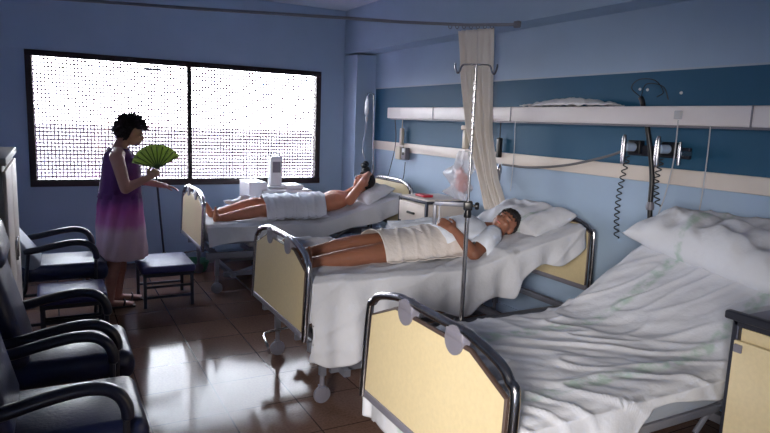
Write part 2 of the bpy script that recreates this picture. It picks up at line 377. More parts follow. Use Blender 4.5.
# ------------------------------------------------------------------ head wall services
rl = empty('bed_head_lamp_rail', (3.45, 2.6, 1.67)); tag(rl, 'long white lamp trunking running along the dark blue band above all the beds', 'wall lamp rail')
r1 = MB().box((-.075, .80, .055), (.15, 5.38, .115), b=.008); r1.build('housing', M['rail_white'], rl)
MB().box((-.10, .80, -.008), (.06, 5.3, .014)).build('diffuser', M['clip'], rl)
for y in (-.6, 1.38, 2.55): MB().box((-.077, y, .055), (.156, .008, .119)).build('joint_cover', M['clip'], rl)
cr_ = empty('bumper_rail', (3.45, 2.6, 1.30)); tag(cr_, 'cream horizontal wall rail under the dark blue band behind the beds', 'wall rail')
MB().box((-.012, 1.1, .05), (.024, 5.94, .10), b=.006).build('board', M['cream'], cr_)
# crumpled plastic sheet on the lamp rail
def crf(u, v):
    y = 2.95+.93*u; x = 3.30+.12*v; k = math.sin(pi*min(1, u*1.05))
    return (x, y, 1.788+.05*k*abs(math.sin(pi*v))+.014*noise.noise(V((u*14, v*4, 3)))*1.3+.006)
o = grid(60, 10, crf).build('folded_cloth', M['white_pl']); solid(o, .006); tag(o, 'crumpled white cloth lying along the top of the lamp rail', 'cloth')

# curtain rail
crl = empty('curtain_rail', (3.2, 3.82, 2.40)); tag(crl, 'thin grey curtain rail crossing the room near the ceiling', 'curtain rail')
MB().tube([(p[0]-3.2, p[1]-3.82, 0) for p in ((-.78, 5.40), (.347, 5.04), (1.01, 4.845), (2.026, 4.467), (2.438, 4.345), (2.911, 4.111), (3.19, 3.83))], .012, 10).build('rail', M['steel'], crl)
MB().box((-.02, .01, 0), (.04, .05, .05), b=.008).build('wall_bracket', M['clip'], crl)
for k in range(7):
    a = k/6; x, y = 2.80+.24*a-3.2, 4.18-.22*a-3.82
    MB().tube([(x+.016*math.cos(q), y+.0*q, -.014+.018*math.sin(q)) for q in [2*pi*i/12 for i in range(12)]], .003, 6, closed=True).build('curtain_ring', M['clip'], crl)
# curtain
def curf(u, v):
    # u down, v across
    rows = [(2.38, (2.96, 4.30), (3.07, 3.98)), (2.07, (3.0, 4.32), (3.10, 4.0)), (1.58, (3.0, 4.17), (3.10, 3.95)), (1.2, (3.07, 4.07), (3.13, 3.89)), (1.02, (3.10, 4.02), (3.14, 3.80)), (.95, (3.10, 3.98), (3.15, 3.76))]
    t = u*(len(rows)-1); i = min(int(t), len(rows)-2); k = t-i; k = k*k*(3-2*k) if 0 else k
    z = rows[i][0]*(1-k)+rows[i+1][0]*k
    a = V(rows[i][1]).lerp(V(rows[i+1][1]), k); b = V(rows[i][2]).lerp(V(rows[i+1][2]), k)
    p = a.lerp(b, v); d = (b-a).normalized(); nrm = V((-d.y, d.x))
    amp = .028*(.6+.4*u)
    p = p+nrm*amp*math.sin(v*2*pi*6+1.2*math.sin(u*3))+d*.008*math.sin(u*9+v*20)
    return (p.x, p.y, z)
o = grid(60, 110, curf).build('privacy_curtain', M['curtain'], ang=180); solid(o, .003)
tag(o, 'cream privacy curtain gathered in a narrow bunch hanging from the ceiling rail', 'curtain')

# ------------------------------------------------------------------ beds
def caster(parent, x, y, name='caster'):
    c = MB(); c.lathe((x, y-.014, .052), [(.0, 0), (.038, 0), (.050, .004), (.052, .014), (.050, .024), (.038, .028), (0, .028)], 20, 'Y')
    c.box((x, y, .10), (.03, .05, .012)).box((x, y-.022, .075), (.03, .004, .06)).box((x, y+.022, .075), (.03, .004, .06)).cyl((x, y, .10), (x, y, .17), .014)
    return c.build(name, M['clip'], parent)
def endboard(root, x, side, name, W=.5, z0=.0, head=False):
    """tube arch with a bevelled laminate panel; side=-1: outer face towards -X"""
    r = .017; e = W-r; top = .95-r
    lo = .20 if head else .42
    pts = [(-e, lo), (-e, .80), (-e+.03, .855), (-e+.085, .895), (-e+.23, top-.004), (-.16, top), (.16, top), (e-.23, top-.004), (e-.085, .895), (e-.03, .855), (e, .80), (e, lo)]
    sp = spline([(x, a, b+z0) for a, b in pts], 5)
    fr_ = MB().tube(sp, r, 12).build(name+'_frame', M['chrome'], root)
    pp = [(-.455, .46), (-.445, .80), (-.25, .882), (.25, .882), (.445, .80), (.455, .46)]
    if head: pp = [(-.44, .46), (-.44, .84), (-.36, .90), (.36, .90), (.44, .84), (.44, .46)]
    pan = MB().prism([(a, b+z0) for a, b in pp], 'X', x-.009, x+.009).build(name+'_panel', M['panel'], root, smooth=False, bevel=.002)
    MB().tube([(x, a, b+z0) for a, b in pp], .0105, 6, closed=True).build('panel_edging', M['panel_edge'], pan)
    if not head:
        for y in (-.165, .165):
            c = MB(); c.box((x, y, .915+z0), (.038, .105, .035), b=.008)
            c.lathe((x-.017, y, .895+z0), [(.0, 0), (.052, 0), (.052, .034), (0, .034)], 24, 'X'); c.build('panel_clip', M['clip'], root)
    MB().box((x, 0, .445+z0), (.03, .90, .035), b=.006).build('bumper_strip', M['clip'], root)
    if not head:       # the footboard leans out a little towards its lower edge
        for o in [q for q in bpy.data.objects if q.parent == root or q.parent == pan]:
            for v in o.data.vertices: v.co.x -= (.95-v.co.z)*.05
    return fr_
def make_bed(name, label, loc, ztop, hinge, slope, L=2.12, head_z=.05):
    root = empty(name, loc); tag(root, label, 'hospital bed', 'hospital beds')
    endboard(root, 0, -1, 'footboard'); endboard(root, L, 1, 'headboard', z0=head_z, head=True)
    zt = ztop-.14
    f = MB()
    for y in (-.42, .42):
        f.box((L/2, y, .36), (L-.04, .035, .06), b=.005)
        f.box((hinge/2+.03, y*.98, zt-.02), (hinge-.06, .03, .035), b=.004)
    for x in (.12, .7, 1.4, 2.0): f.box((x, 0, .36), (.04, .84, .04), b=.004)
    f.build('bed_frame', M['steel'], root)
    d = MB()
    for k in range(18):
        x = .06+(hinge-.08)*k/17; d.box((x, 0, zt-.005), (.035, .84, .008))
    d.build('slat_deck', M['steel'], root)
    h = MB(); hl = L-hinge-.05; a = math.atan(slope); R = Matrix.Rotation(-a, 3, 'Y')
    def hp(s, y, dz=0): return V((hinge, 0, zt-.02))+R @ V((s, y, dz))
    for y in (-.41, .41): h.tube([hp(0, y), hp(hl, y)], .016, 8)
    h.tube([hp(hl, -.41), hp(hl, .41)], .016, 8)
    for k in range(12): 
        s = .04+(hl-.08)*k/11; h.box(hp(s, 0, .01), (.035, .82, .008), rot=R)
    for y in (-.3, .3): h.tube([hp(hl*.6, y), (hinge+.05, y, .36)], .012, 8)
    h.build('back_section', M['steel'], root)
    s = MB()       # scissor lift and under-frame
    for y in (-.30, .30):
        s.tube([(.35, y, .16), (1.0, y, .35)], .016, 8).tube([(1.75, y, .16), (1.1, y, .35)], .016, 8).box((1.06, y, .15), (1.7, .03, .04))
    s.box((.28, 0, .15), (.04, .8, .04)).box((1.84, 0, .15), (.04, .8, .04)); s.build('under_frame', M['steel'], root)
    ck = MB(); ck.tube(spline([(-.12, -.16, .25), (-.13, -.16, .30), (-.10, 0, .31), (-.02, .02, .32), (.2, .02, .33)], 5), .008, 8); ck.build('crank_handle', M['chrome'], root)
    for x in (.12, L-.12):
        for y in (-.40, .40): caster(root, x, y)
    for x in (.12, L-.12):
        for y in (-.40, .40): MB().box((x, y, .255), (.035, .035, .17)).build('corner_leg', M['steel'], root)
    return root
BEDS = {1: (1.17, 5.95, .64, 1.15, .27), 2: (1.20, 3.50, .74, 1.08, .22), 3: (1.20, 1.81, .70, 1.12, .52)}
make_bed('hospital_bed', 'hospital bed furthest away beside the window, its footboard seen nearly edge-on', (1.17, 5.95, 0), .64, 1.15, .27, head_z=.08)
make_bed('hospital_bed', 'middle hospital bed with beige footboard, white sheet hanging low to its wheels', (1.20, 3.50, 0), .74, 1.08, .22, head_z=.06)
make_bed('hospital_bed', 'nearest hospital bed, empty, large beige footboard in the foreground', (1.20, 1.81, 0), .70, 1.12, .52, head_z=.06)
def surf(b, x):      # height of mattress top at world x
    x0, y0, zt, hg, sl = BEDS[b]; t = x-x0-hg; w = .10
    if t < -w: return zt
    if t > w: return zt+sl*t
    return zt+sl*(t+w)**2/(4*w)
def mattress(b, label):
    x0, y0, zt, hg, sl = BEDS[b]; m = MB(); rings = []
    n = 30; th = .13
    vs_ = []; fs = []
    prof = [(-.44, -th+.02), (-.43, -th), (.43, -th), (.44, -th+.02), (.44, -.03), (.42, -.012), (-.42, -.012), (-.44, -.03)]
    for i in range(n):
        x = x0+.05+2.0*i/(n-1)
        for a, c in prof: vs_.append((x, y0+a, surf(b, x)+c))
    k = len(prof)
    for i in range(n-1):
        for j in range(k): fs.append((i*k+j, i*k+(j+1) % k, (i+1)*k+(j+1) % k, (i+1)*k+j))
    fs += [tuple(range(k))[::-1], tuple((n-1)*k+j for j in range(k))]
    return tag(MB().add(vs_, fs).build('mattress', M['mattress']), label, 'mattress', 'bed mattresses')
mattress(1, 'grey-blue mattress under the sheet of the bed beside the window')
mattress(2, 'grey-blue mattress under the sheet of the middle bed')
mattress(3, 'grey-blue mattress showing under the sheet of the nearest empty bed')
def wrinkle(x, y, seed, amp, freq=5, dirn=(1, .35)):
    d = V((dirn[0], dirn[1])).normalized(); a = x*d.x+y*d.y; c = -x*d.y+y*d.x
    n1 = noise.noise(V((a*freq*.35, c*freq, seed)))
    n2 = noise.noise(V((a*freq*.8+3, c*freq*2.1, seed+7)))
    r = (1-abs(n1)*2.2)
    return amp*(max(0, r)**3*.8+n2*.5)
def sheet(name, b, label, xs, xe, hang_n, hang_f, foot, amp, seed, m, freq=5, dirn=(1, .35), lift=.004, nx=170, ny=150, group='bed sheets'):
    x0, y0, zt, hg, sl = BEDS[b]; hw = .455
    def fn(u, v):
        X = xs-foot+(xe-xs+foot)*u; tx = max(0, xs-X); x = max(X, xs)
        hn, hf = hang_n(x), hang_f(x); s = -hw-hn+(2*hw+hn+hf)*v
        t = max(0, abs(s)-hw); sg = 1 if s > 0 else -1
        top = surf(b, x)+lift; y = max(-hw, min(hw, s))
        drop = max(t, tx); w = wrinkle(x, y0+s, seed, amp, freq, dirn)
        fall = min(1, drop/.06)
        z = top-max(0, drop-.01)+w*(1-fall) if drop > 0 else top+w
        edge = max(0, (abs(y)-hw+.05)/.05) if t == 0 else 1
        z -= .018*edge*edge*(1 if t == 0 else 1)
        out = 0; oxx = 0
        if t > 0: out = .016+.05*min(1, t/.35)*(math.sin(x*15+seed)+.6*math.sin(x*33+seed*2)+.5*noise.noise(V((x*9, t*3, seed)))+1.2)*.6+.5*w
        if tx > 0: oxx = .008+.012*min(1, tx/.3)*(math.sin(s*17+seed)+1)
        return (x-oxx-(0.0 if tx == 0 else .0), y0+y+sg*out, z)
    o = grid(nx, ny, fn).build(name, m, ang=180); solid(o, .004, 1)
    return tag(o, label, 'bed sheet', group)
def sm(x, a, b): t = max(0, min(1, (x-a)/(b-a))); return t*t*(3-2*t)
sheet('bed_sheet', 1, 'white sheet on the bed beside the window, under the bare-chested patient', 1.205, 3.2, lambda x: .16+.02*math.sin(x*7), lambda x: .15, .05, .010, 3, M['sheet'])
sheet('bed_sheet', 2, 'white sheet on the middle bed, hanging almost to the wheels at the foot', 1.232, 3.24, lambda x: .46+.03*math.sin(x*15)-.20*sm(x, 1.55, 1.85)-.09*sm(x, 2.6, 2.68), lambda x: .2, .22, .020, 11, M['sheet'])
M['sheet_green'] = stripes('white_sheet_green_print', (2.02, 1.50), .045)
sheet('bed_sheet', 3, 'rumpled white sheet with faded green stripes on the nearest empty bed', 1.235, 3.25, lambda x: .26+.02*math.sin(x*9)-.20*sm(x, 1.62, 1.85), lambda x: .26, .40, .017, 21, M['sheet_green'], freq=8, dirn=(.75, -.6), nx=220, ny=190)

def pillow(name, label, loc, dims, rot, m, seed=1, amp=.012):
    a, b, c = dims; n = 44
    vs_ = []; fs = []
    R = rot
    def P(u, v, sg):
        x = 2*u-1; y = 2*v-1
        e = max(0, (1-abs(x)**3.2))**.55*max(0, (1-abs(y)**3.2))**.55
        px = x*a*(1-.06*(1-abs(y))**.5*0-.05*abs(y)**4*0); py = y*b
        px *= 1-.05*(1-y*y); py *= 1-.07*(1-x*x)
        z = sg*c*e+amp*noise.noise(V((px*7, py*9, seed+sg)))*e*2+amp*.8*wrinkle(px, py, seed, 1, 9, (.6, 1))*e
        return V(loc)+R @ V((px, py, z))
    for sg in (1, -1):
        base = len(vs_)
        for i in range(n):
            for j in range(n): vs_.append(P(i/(n-1), j/(n-1), sg))
        for i in range(n-1):
            for j in range(n-1): fs.append((base+i*n+j, base+(i+1)*n+j, base+(i+1)*n+j+1, base+i*n+j+1))
    mb = MB().add(vs_, fs); o = mb.build(name, m, ang=180)
    bm = bmesh.new(); bm.from_mesh(o.data); bmesh.ops.remove_doubles(bm, verts=bm.verts, dist=.0005); bmesh.ops.recalc_face_normals(bm, faces=bm.faces); bm.to_mesh(o.data); bm.free(); o.data.shade_smooth()
    return tag(o, label, 'pillow', 'bed pillows')
RY = lambda a: Matrix.Rotation(-a, 3, 'Y')
RZ = lambda a: Matrix.Rotation(a, 3, 'Z')
M['pillow_green'] = stripes('white_pillow_green_print', (1.98,), .03)
pillow('pillow', 'large white pillow with faded green stripe on the nearest empty bed', (2.93, 1.86, 1.065), (.175, .50, .115), RZ(-.12) @ Matrix.Rotation(.10, 3, 'X') @ RY(.38), M['pillow_green'], 5, .02)
pillow('pillow', 'rumpled white pillow behind the head of the dark-haired patient in the middle bed', (3.06, 3.47, .955), (.20, .36, .10), RY(.35), stripes('white_pillow_green_edge', (3.3,), .02), 8, .02)
pillow('pillow', 'white pillow under the patient nearest the window', (2.97, 5.84, .86), (.18, .32, .07), RY(.5), M['sheet_fine'], 12, .014)

# ------------------------------------------------------------------ bedside cabinets
def cabinet(loc, label, plain=False):
    root = empty('bedside_cabinet', loc); tag(root, label, 'bedside cabinet', 'bedside cabinets')
    w, d, h = .50, .44, .93
    body = MB().box((d/2, 0, .52), (d-.02, w-.04, .76)); body.build('body', M['cream'] if not plain else M['panel'], root, smooth=False)
    f = MB()
    for y in (-w/2+.012, w/2-.012):
        for x in (.0, d): f.box((x, y, .50), (.026, .026, .86), b=.006)
    for y in (-w/2+.012, w/2-.012): f.box((d/2, y, .92), (d, .026, .026), b=.006)
    for x in (.0, d): f.box((x, 0, .92), (.026, w, .026), b=.006)
    f.build('metal_frame', M['dark_steel'], root)
    MB().box((d/2, 0, .937), (d-.02, w-.03, .014), b=.004).build('top', M['cream'] if not plain else M['clip'], root)
    if not plain:
        dr = MB().box((-.006, 0, .80), (.02, w-.05, .19), b=.005).build('drawer', M['cream'], root)
        MB().box((-.022, 0, .80), (.018, .13, .02), b=.006).build('handle', M['rubber'], dr)
        dd = MB().box((-.006, 0, .42), (.02, w-.05, .52), b=.005).build('door', M['panel'], root)
        MB().box((-.022, .16, .60), (.018, .02, .09), b=.006).build('handle', M['rubber'], dd)
    else:
        dd = MB().box((-.008, 0, .50), (.018, w-.03, .72), b=.004).build('back_panel', M['panel'], root)
        MB().box((-.020, w/2-.035, .835), (.012, .028, .028), b=.003).build('panel_clip', M['clip'], dd)
        MB().box((-.02, .0, .945), (.035, w+.04, .03), b=.008).build('towel_rail', M['dark_steel'], root)
    for x in (.03, d-.03):
        for y in (-w/2+.03, w/2-.03):
            MB().lathe((x, y-.01, .026), [(0, 0), (.024, 0), (.026, .01), (.024, .02), (0, .02)], 14, 'Y').cyl((x, y, .03), (x, y, .08), .008).build('caster', M['rubber'], root)
    return root
cabinet((2.93, 4.84, 0), 'cream and beige bedside cabinet with drawer between the window bed and the middle bed')
cb2 = cabinet((2.14, 1.015, 0), 'beige bedside cabinet beside the nearest bed at the right edge of the photo', plain=True); cb2.scale = (1, 1, 1.045)
tag(MB().box((3.06, 4.86, .957), (.10, .16, .022), b=.004).build('red_box', M['red']), 'small flat red box on top of the bedside cabinet with drawer', 'box')

# ------------------------------------------------------------------ drip stands
def drip_stand(loc, label, H=1.94, hooks=.12, rz=0, split=1.15):
    root = empty('drip_stand', loc, rz); tag(root, label, 'drip stand', 'drip stands')
    MB().cyl((0, 0, .12), (0, 0, split), .0125).build('pole', M['chrome'], root)
    MB().cyl((0, 0, split-.02), (0, 0, H), .0075).build('extension_rod', M['chrome'], root)
    MB().lathe((0, 0, split-.03), [(0, 0), (.02, 0), (.022, .02), (.016, .05), (0, .05)], 16).build('collar', M['black'], root)
    hk = MB()
    for s in (-1, 1):
        hk.tube(spline([(0, 0, H), (0, s*hooks*.5, H), (0, s*hooks*.85, H-.005), (0, s*hooks, H-.035), (0, s*hooks*1.15, H-.045), (0, s*hooks*1.28, H-.02), (0, s*hooks*1.3, H+.005)], 5), .005, 8)
    hk.build('hook_bar', M['chrome'], root)
    b = MB(); b.lathe((0, 0, .09), [(0, 0), (.035, 0), (.035, .035), (.018, .055), (0, .055)], 16)
    for k in range(5):
        a = 2*pi*k/5+.3; b.tube([(0, 0, .11), (.20*math.cos(a), .20*math.sin(a), .085)], .012, 8)
    b.build('star_base', M['chrome'], root)
    for k in range(5):
        a = 2*pi*k/5+.3; x, y = .20*math.cos(a), .20*math.sin(a)
        MB().lathe((x, y-.01, .028), [(0, 0), (.024, 0), (.028, .01), (.024, .02), (0, .02)], 14, 'Y').cyl((x, y, .03), (x, y, .09), .007).build('caster', M['rubber'], root)
    return root
ds = drip_stand((2.0, 2.72, 0), 'tall chrome drip stand with double hook standing between the two nearest beds', 1.94, .085, rz=math.radians(54))
cl = MB().box((0, 0, 1.185), (.05, .05, .05), b=.008).cyl((.0, 0, 1.185), (.0, -.06, 1.185), .008).build('clamp', M['black'], ds)
MB().lathe((0, -.05, 1.185), [(0, -.012), (.018, -.01), (.022, 0), (.018, .012), (0, .012)], 16, 'Y').build('knob', M['black'], cl)
ab = MB().box((-.0, .10, 1.19), (.024, .17, .026), b=.004).box((0, .18, 1.13), (.02, .02, .12), b=.004).box((0, .155, 1.13), (.01, .008, .10)).build('side_arm', M['steel'], ds)
tb = MB(); tb.tube([(.009*math.cos(t*1.3), .009*math.sin(t*1.3), 1.45+.42*t/60) for t in range(61)], .0022, 6); tb.build('wrapped_tube', M['clip'], ds)
bed1 = bpy.data.objects['hospital_bed']
dp = MB().cyl((2.14, .45, .36), (2.14, .45, 1.12), .010).cyl((2.14, .45, 1.10), (2.11, .45, 1.94), .006)
dp = dp.build('drip_pole', M['chrome'], bed1)
MB().tube(spline([(2.11, .45, 1.93), (2.06, .42, 1.95), (1.99, .36, 1.93), (1.985, .34, 1.90), (1.975, .32, 1.91)], 5), .005, 8).build('hook', M['chrome'], dp)
# drip bag + tube
bg_ = empty('drip_bag', (3.14, 6.28, 1.69)); bg_.scale = (.8, .8, .72); tag(bg_, 'clear drip bag hanging above the patient nearest the window', 'drip bag')
MB().loft([((0, 0, .0), (.012, 0, 0), (0, .012, 0)), ((0, 0, .03), (.022, 0, 0), (0, .05, 0)), ((0, 0, .10), (.028, 0, 0), (0, .056, 0)), ((0, 0, .19), (.018, 0, 0), (0, .052, 0)), ((0, 0, .24), (.005, 0, 0), (0, .045, 0)), ((0, 0, .29), (.003, 0, 0), (0, .012, 0))], 20).build('bag', M['fluid'], bg_)
MB().lathe((0, 0, -.10), [(0, 0), (.012, .005), (.016, .02), (.016, .07), (.006, .09), (.006, .11), (0, .11)], 14).build('drip_chamber', M['tube'], bg_)
MB().tube(spline([(0, 0, -.10), (-.03, -.02, -.3), (-.10, -.10, -.5), (-.16, -.30, -.66)], 8), .004, 6).build('tube', M['tube'], bg_)
# dark cuff hanging at the pole
cf = MB().ell((3.26, 6.50, 1.04), (.05, .07, .07)).ell((3.22, 6.46, 1.11), (.04, .06, .035)).ell((3.28, 6.54, 1.12), (.035, .05, .04))
tag(cf.build('pressure_cuff', M['black']), 'dark bundled pressure cuff hanging on the wall by the window bed pillow', 'pressure cuff')
bt = MB().lathe((3.02, 6.22, .86), [(0, 0), (.04, .0), (.042, .02), (.042, .10), (.02, .14), (.016, .16), (0, .16)], 18)
tag(bt.build('plastic_bottle', M['bag']), 'small clear bottle standing behind the head of the patient by the window', 'bottle')
# ------------------------------------------------------------------ wall fittings behind the window bed
sb = empty('nurse_call_box', (3.43, 5.89, 1.24)); tag(sb, 'beige socket box on the cream rail above the window bed', 'socket box')
MB().box((-.03, .06, .05), (.06, .11, .14), b=.008).build('socket', M['beige_pl'], sb); MB().box((-.03, -.07, .05), (.06, .09, .13), b=.008).build('socket', M['clip'], sb)
MB().box((-.065, -.07, .05), (.012, .03, .03), b=.004).build('plug', M['black'], sb)
hs = MB().box((3.40, 5.915, 1.47), (.035, .055, .19), b=.012).cyl((3.40, 5.915, 1.56), (3.40, 5.915, 1.67), .004, seg=8)
tag(hs.build('call_handset', M['beige_pl']), 'beige call handset hanging from the lamp rail above the window bed', 'handset')
for pts, lab in (([(3.38, 6.05, 1.67), (3.40, 6.05, 1.4), (3.38, 6.12, 1.1), (3.3, 6.1, .9)], 'dark cable dropping from the end of the lamp rail behind the window bed'),
                 ([(3.39, 5.80, 1.20), (3.39, 5.82, 1.05), (3.38, 5.84, .98), (3.36, 5.86, .9)], 'short grey cable below the socket box by the window bed')):
    tag(MB().tube(spline(pts, 8), .005, 6).build('hanging_cable', M['cable_d']), lab, 'cable')
nc = MB().box((3.41, 4.235, 1.44), (.04, .045, .17), b=.01).cyl((3.41, 4.235, 1.5), (3.41, 4.235, 1.67), .004, seg=8)
tag(nc.build('call_handset', M['black']), 'black call handset hanging just right of the curtain', 'handset')
va = empty('suction_valve', (3.40, 4.20, 1.16)); tag(va, 'small chrome valve with tube hanging on the wall right of the curtain', 'valve')
MB().lathe((0, 0, 0), [(0, 0), (.014, .0), (.016, .05), (.022, .07), (.022, .11), (.01, .14), (0, .14)], 14).build('valve_body', M['chrome'], va)
MB().tube(spline([(0, 0, 0), (-.01, .02, -.1), (.0, .0, -.2), (-.02, -.05, -.3)], 6), .004, 6).build('tube', M['tube'], va)
# see-through bags by the curtain
pb = empty('plastic_bag', (3.12, 4.36, .96)); tag(pb, 'clear plastic bag with pink contents hanging left of the curtain', 'plastic bag')
rg = []
for i in range(25):
    t = i/24; r = .10*math.sin(pi*min(1, .12+t*.75))**.7*(1-.4*t)+.015
    rg.append(((.0, .03*math.sin(t*5), .02+.42*t), (r*.65, 0, 0), (0, r*1.45, 0)))
bagm = MB().loft(rg, 40, .12, 7, seed=2)
bagm.v = [tuple(V(v)+V((v[0]*1.0, v[1]+.01, 0))*(.9*noise.noise(V((v[0]*9, v[1]*11, v[2]*9)))+.5*noise.noise(V((v[0]*30, v[1]*30, v[2]*14))))) for v in bagm.v]
bagm.build('bag', M['bag'], pb)
MB().ell((0, -.01, .17), (.045, .08, .09)).ell((.0, .03, .25), (.03, .05, .05)).build('contents', M['pink'], pb)
MB().tube(spline([(0, 0, .43), (.02, .02, .5), (.1, .03, .54), (.3, .03, .36)], 6), .004, 6).build('strap', M['white_pl'], pb)
dv = MB().box((3.12, 4.33, 1.50), (.04, .06, .16), b=.012).box((3.12, 4.33, 1.60), (.05, .10, .04), b=.01).tube(spline([(3.12, 4.33, 1.62), (3.2, 4.32, 1.70), (3.36, 4.32, 1.675)], 6), .005, 6)
tag(dv.build('infusion_pump', M['beige_pl']), 'small beige pump hanging above the clear bag left of the curtain', 'pump')

# ------------------------------------------------------------------ fittings over the nearest bed
st = empty('gas_panel_arm', (3.36, 2.60, 1.0)); tag(st, 'dark curved upright pole with wire hoops behind the pillow of the nearest bed', 'support arm')
MB().tube(spline([(0, .0, -.02), (0, .02, .15), (0, .03, .35), (-.02, .07, .6), (-.03, .13, .80), (-.03, .15, .84)], 8), [.016]*33+[.016]*8, 10).build('pole', M['black'], st) if False else MB().tube(spline([(0, .0, -.02), (0, .02, .15), (0, .03, .35), (-.02, .07, .6), (-.03, .13, .80), (-.03, .15, .84)], 8), .016, 10).build('pole', M['black'], st)
w_ = MB(); 
w_.tube(spline([(-.03, .15, .84), (-.04, .22, .90), (-.05, .16, .95), (-.05, .04, .94), (-.04, -.02, .87), (-.03, .03, .84)], 8), .003, 6)
w_.tube(spline([(-.03, .15, .84), (-.05, .10, .92), (-.06, -.03, .90), (-.05, -.07, .82)], 8), .003, 6)
w_.build('wire_hoop', M['black'], st)
MB().lathe((0, .02, .13), [(0, 0), (.024, 0), (.026, .02), (.02, .05), (0, .05)], 14).build('joint', M['clip'], st)
def flowmeter(y, label, n):
    r = empty('flowmeter', (3.40, y, 1.47)); tag(r, label, 'flowmeter', 'flowmeters over the nearest bed')
    MB().cyl((0, 0, .05), (-.09, 0, .05), .028).build('valve', M['pale_blue_pl'], r)
    MB().lathe((-.10, 0, -.06), [(0, 0), (.014, .004), (.016, .03), (.016, .16), (.010, .19), (0, .19)], 14).build('gauge_tube', M['chrome'], r)
    MB().lathe((-.05, .05, -.02), [(0, 0), (.012, .002), (.013, .1), (.008, .13), (0, .13)], 14).build('stem', M['chrome'], r)
    MB().box((.015, 0, .05), (.05, .10, .09), b=.008).build('wall_mount', M['black'], r)
flowmeter(2.82, 'left flowmeter with pale blue knob and chrome tube above the nearest bed', 1)
flowmeter(2.56, 'right flowmeter with pale blue knob and chrome tube above the nearest bed', 2)
tag(MB().lathe((3.33, 2.43, 1.43), [(0, 0), (.012, .002), (.013, .1), (.008, .14), (0, .14)], 14).box((3.38, 2.43, 1.50), (.10, .03, .03), b=.006).build('chrome_valve', M['chrome']), 'slim chrome valve right of the flowmeters above the nearest bed', 'valve')
tag(MB().box((3.435, 2.66, 1.50), (.03, .46, .07), b=.006).build('gas_outlet_strip', M['dark_steel']), 'dark outlet strip carrying the flowmeters on the blue wall', 'outlet strip')
def coil(p0, p1, n, r, lab):
    p0, p1 = V(p0), V(p1); pts = []
    for i in range(n*10+1):
        t = i/(n*10); a = 2*pi*i/10; c = p0.lerp(p1, t)+V((0, .03*math.sin(pi*t), 0)); pts.append(c+V((r*math.cos(a), r*math.sin(a), 0)))
    tag(MB().tube(pts, .004, 6).build('coiled_cord', M['cable_d']), lab, 'coiled cord', 'coiled cords over the nearest bed')
coil((3.35, 2.82, 1.46), (3.36, 2.86, .90), 13, .016, 'coiled dark cord hanging on the left of the dark pole')
coil((3.35, 2.56, 1.46), (3.36, 2.56, 1.16), 8, .016, 'coiled dark cord hanging on the right of the dark pole')
tag(MB().tube(spline([(3.40, 2.87, 1.505), (3.39, 3.05, 1.44), (3.38, 3.4, 1.355), (3.38, 3.8, 1.305), (3.40, 4.16, 1.30)], 10), .009, 8).build('wall_hose', M['cable']), 'grey hose sagging along the wall from the flowmeters towards the curtain', 'hose')
tag(MB().tube(spline([(3.30, 2.44, 1.70), (3.31, 2.45, 1.45), (3.32, 2.50, 1.2), (3.30, 2.55, 1.0)], 8), .004, 6).box((3.295, 2.44, 1.73), (.02, .05, .05), b=.006).build('drip_line', M['tube']), 'pale thin cord hanging from the lamp rail just right of the flowmeters', 'cord')
tag(MB().tube(spline([(3.30, 2.23, 1.67), (3.31, 2.235, 1.45), (3.32, 2.25, 1.2), (3.30, 2.26, 1.0)], 8), .004, 6).build('drip_line', M['tube']), 'pale thin cord hanging from the lamp rail furthest to the right', 'cord')
tag(MB().tube(spline([(3.31, 3.93, 1.67), (3.32, 3.93, 1.4), (3.32, 3.94, 1.1)], 8), .003, 6).build('drip_line', M['tube']), 'faint thin cord hanging on the wall beside the black handset', 'cord')
for k, (y, z) in enumerate(((2.86, 1.90), (2.80, 1.895), (2.55, 1.87))):
    tag(MB().lathe((3.452, y, z), [(0, -.012), (.008, -.01), (.010, -.002), (0, -.002)], 12, 'X').build('wall_screw', M['white_pl']), ['leftmost white screw cap on the blue band above the flowmeters', 'middle white screw cap on the blue band above the flowmeters', 'rightmost white screw cap on the blue band, behind the wire hoops'][k], 'screw cap', 'screw caps on the blue band')

# ------------------------------------------------------------------ armchairs, stools, cabinet on the left
def chair(loc, label, sheet_back=False, rz=0):
    root = empty('armchair', loc, rz); tag(root, label, 'armchair', 'navy armchairs along the left wall')
    s = MB().box((.04, 0, .40), (.64, .50, .13), b=.05); s.box((.30, 0, .385), (.13, .50, .15), b=.06); s.build('seat', M['vinyl'], root)
    R = Matrix.Rotation(-.24 if not sheet_back else -.62, 3, 'Y')
    b = MB().box(V((-.105, 0, .45))+R @ V((-.03, 0, .34)), (.12, .50, .70), rot=R, b=.05); b.box(V((-.105, 0, .45))+R @ V((.005, 0, .56)), (.12, .46, .20), rot=R, b=.045)
    b.build('backrest', M['vinyl'] if not sheet_back else M['mattress'], root)
    for sg in (-1, 1):
        y = sg*.29
        path = spline([(-.20, y, .585), (-.10, y, .60), (0, y, .622), (.12, y, .64), (.20, y, .632), (.25, y, .60), (.275, y, .55), (.28, y, .50)], 5)
        m = MB(); rings = []
        for i, p in enumerate(path):
            t = (path[min(i+1, len(path)-1)]-path[max(i-1, 0)]).normalized(); nn = V((-t.z, 0, t.x)); k = 1 if 0 < i < len(path)-1 else .6
            rings.append((p, V((0, .034*k, 0)), nn*.024*k))
        m.loft(rings, 16); m.build('armrest', M['arm_black'], root)
        fr_ = MB().tube([(.275, y, .52), (.27, y, .30), (.26, y, .04)], .013, 8).tube([(-.17, y, .59), (-.20, y, .30), (-.30, y, .04)], .013, 8).tube([(.27, y, .26), (-.21, y, .26)], .011, 8).tube([(.26, y, .03), (-.30, y, .03)], .013, 8)
        fr_.build('side_frame', M['dark_steel'], root)
    for x in (.2, -.25): MB().tube([(x, -.29, .27), (x, .29, .27)], .011, 8).build('cross_bar', M['dark_steel'], root)
    return root
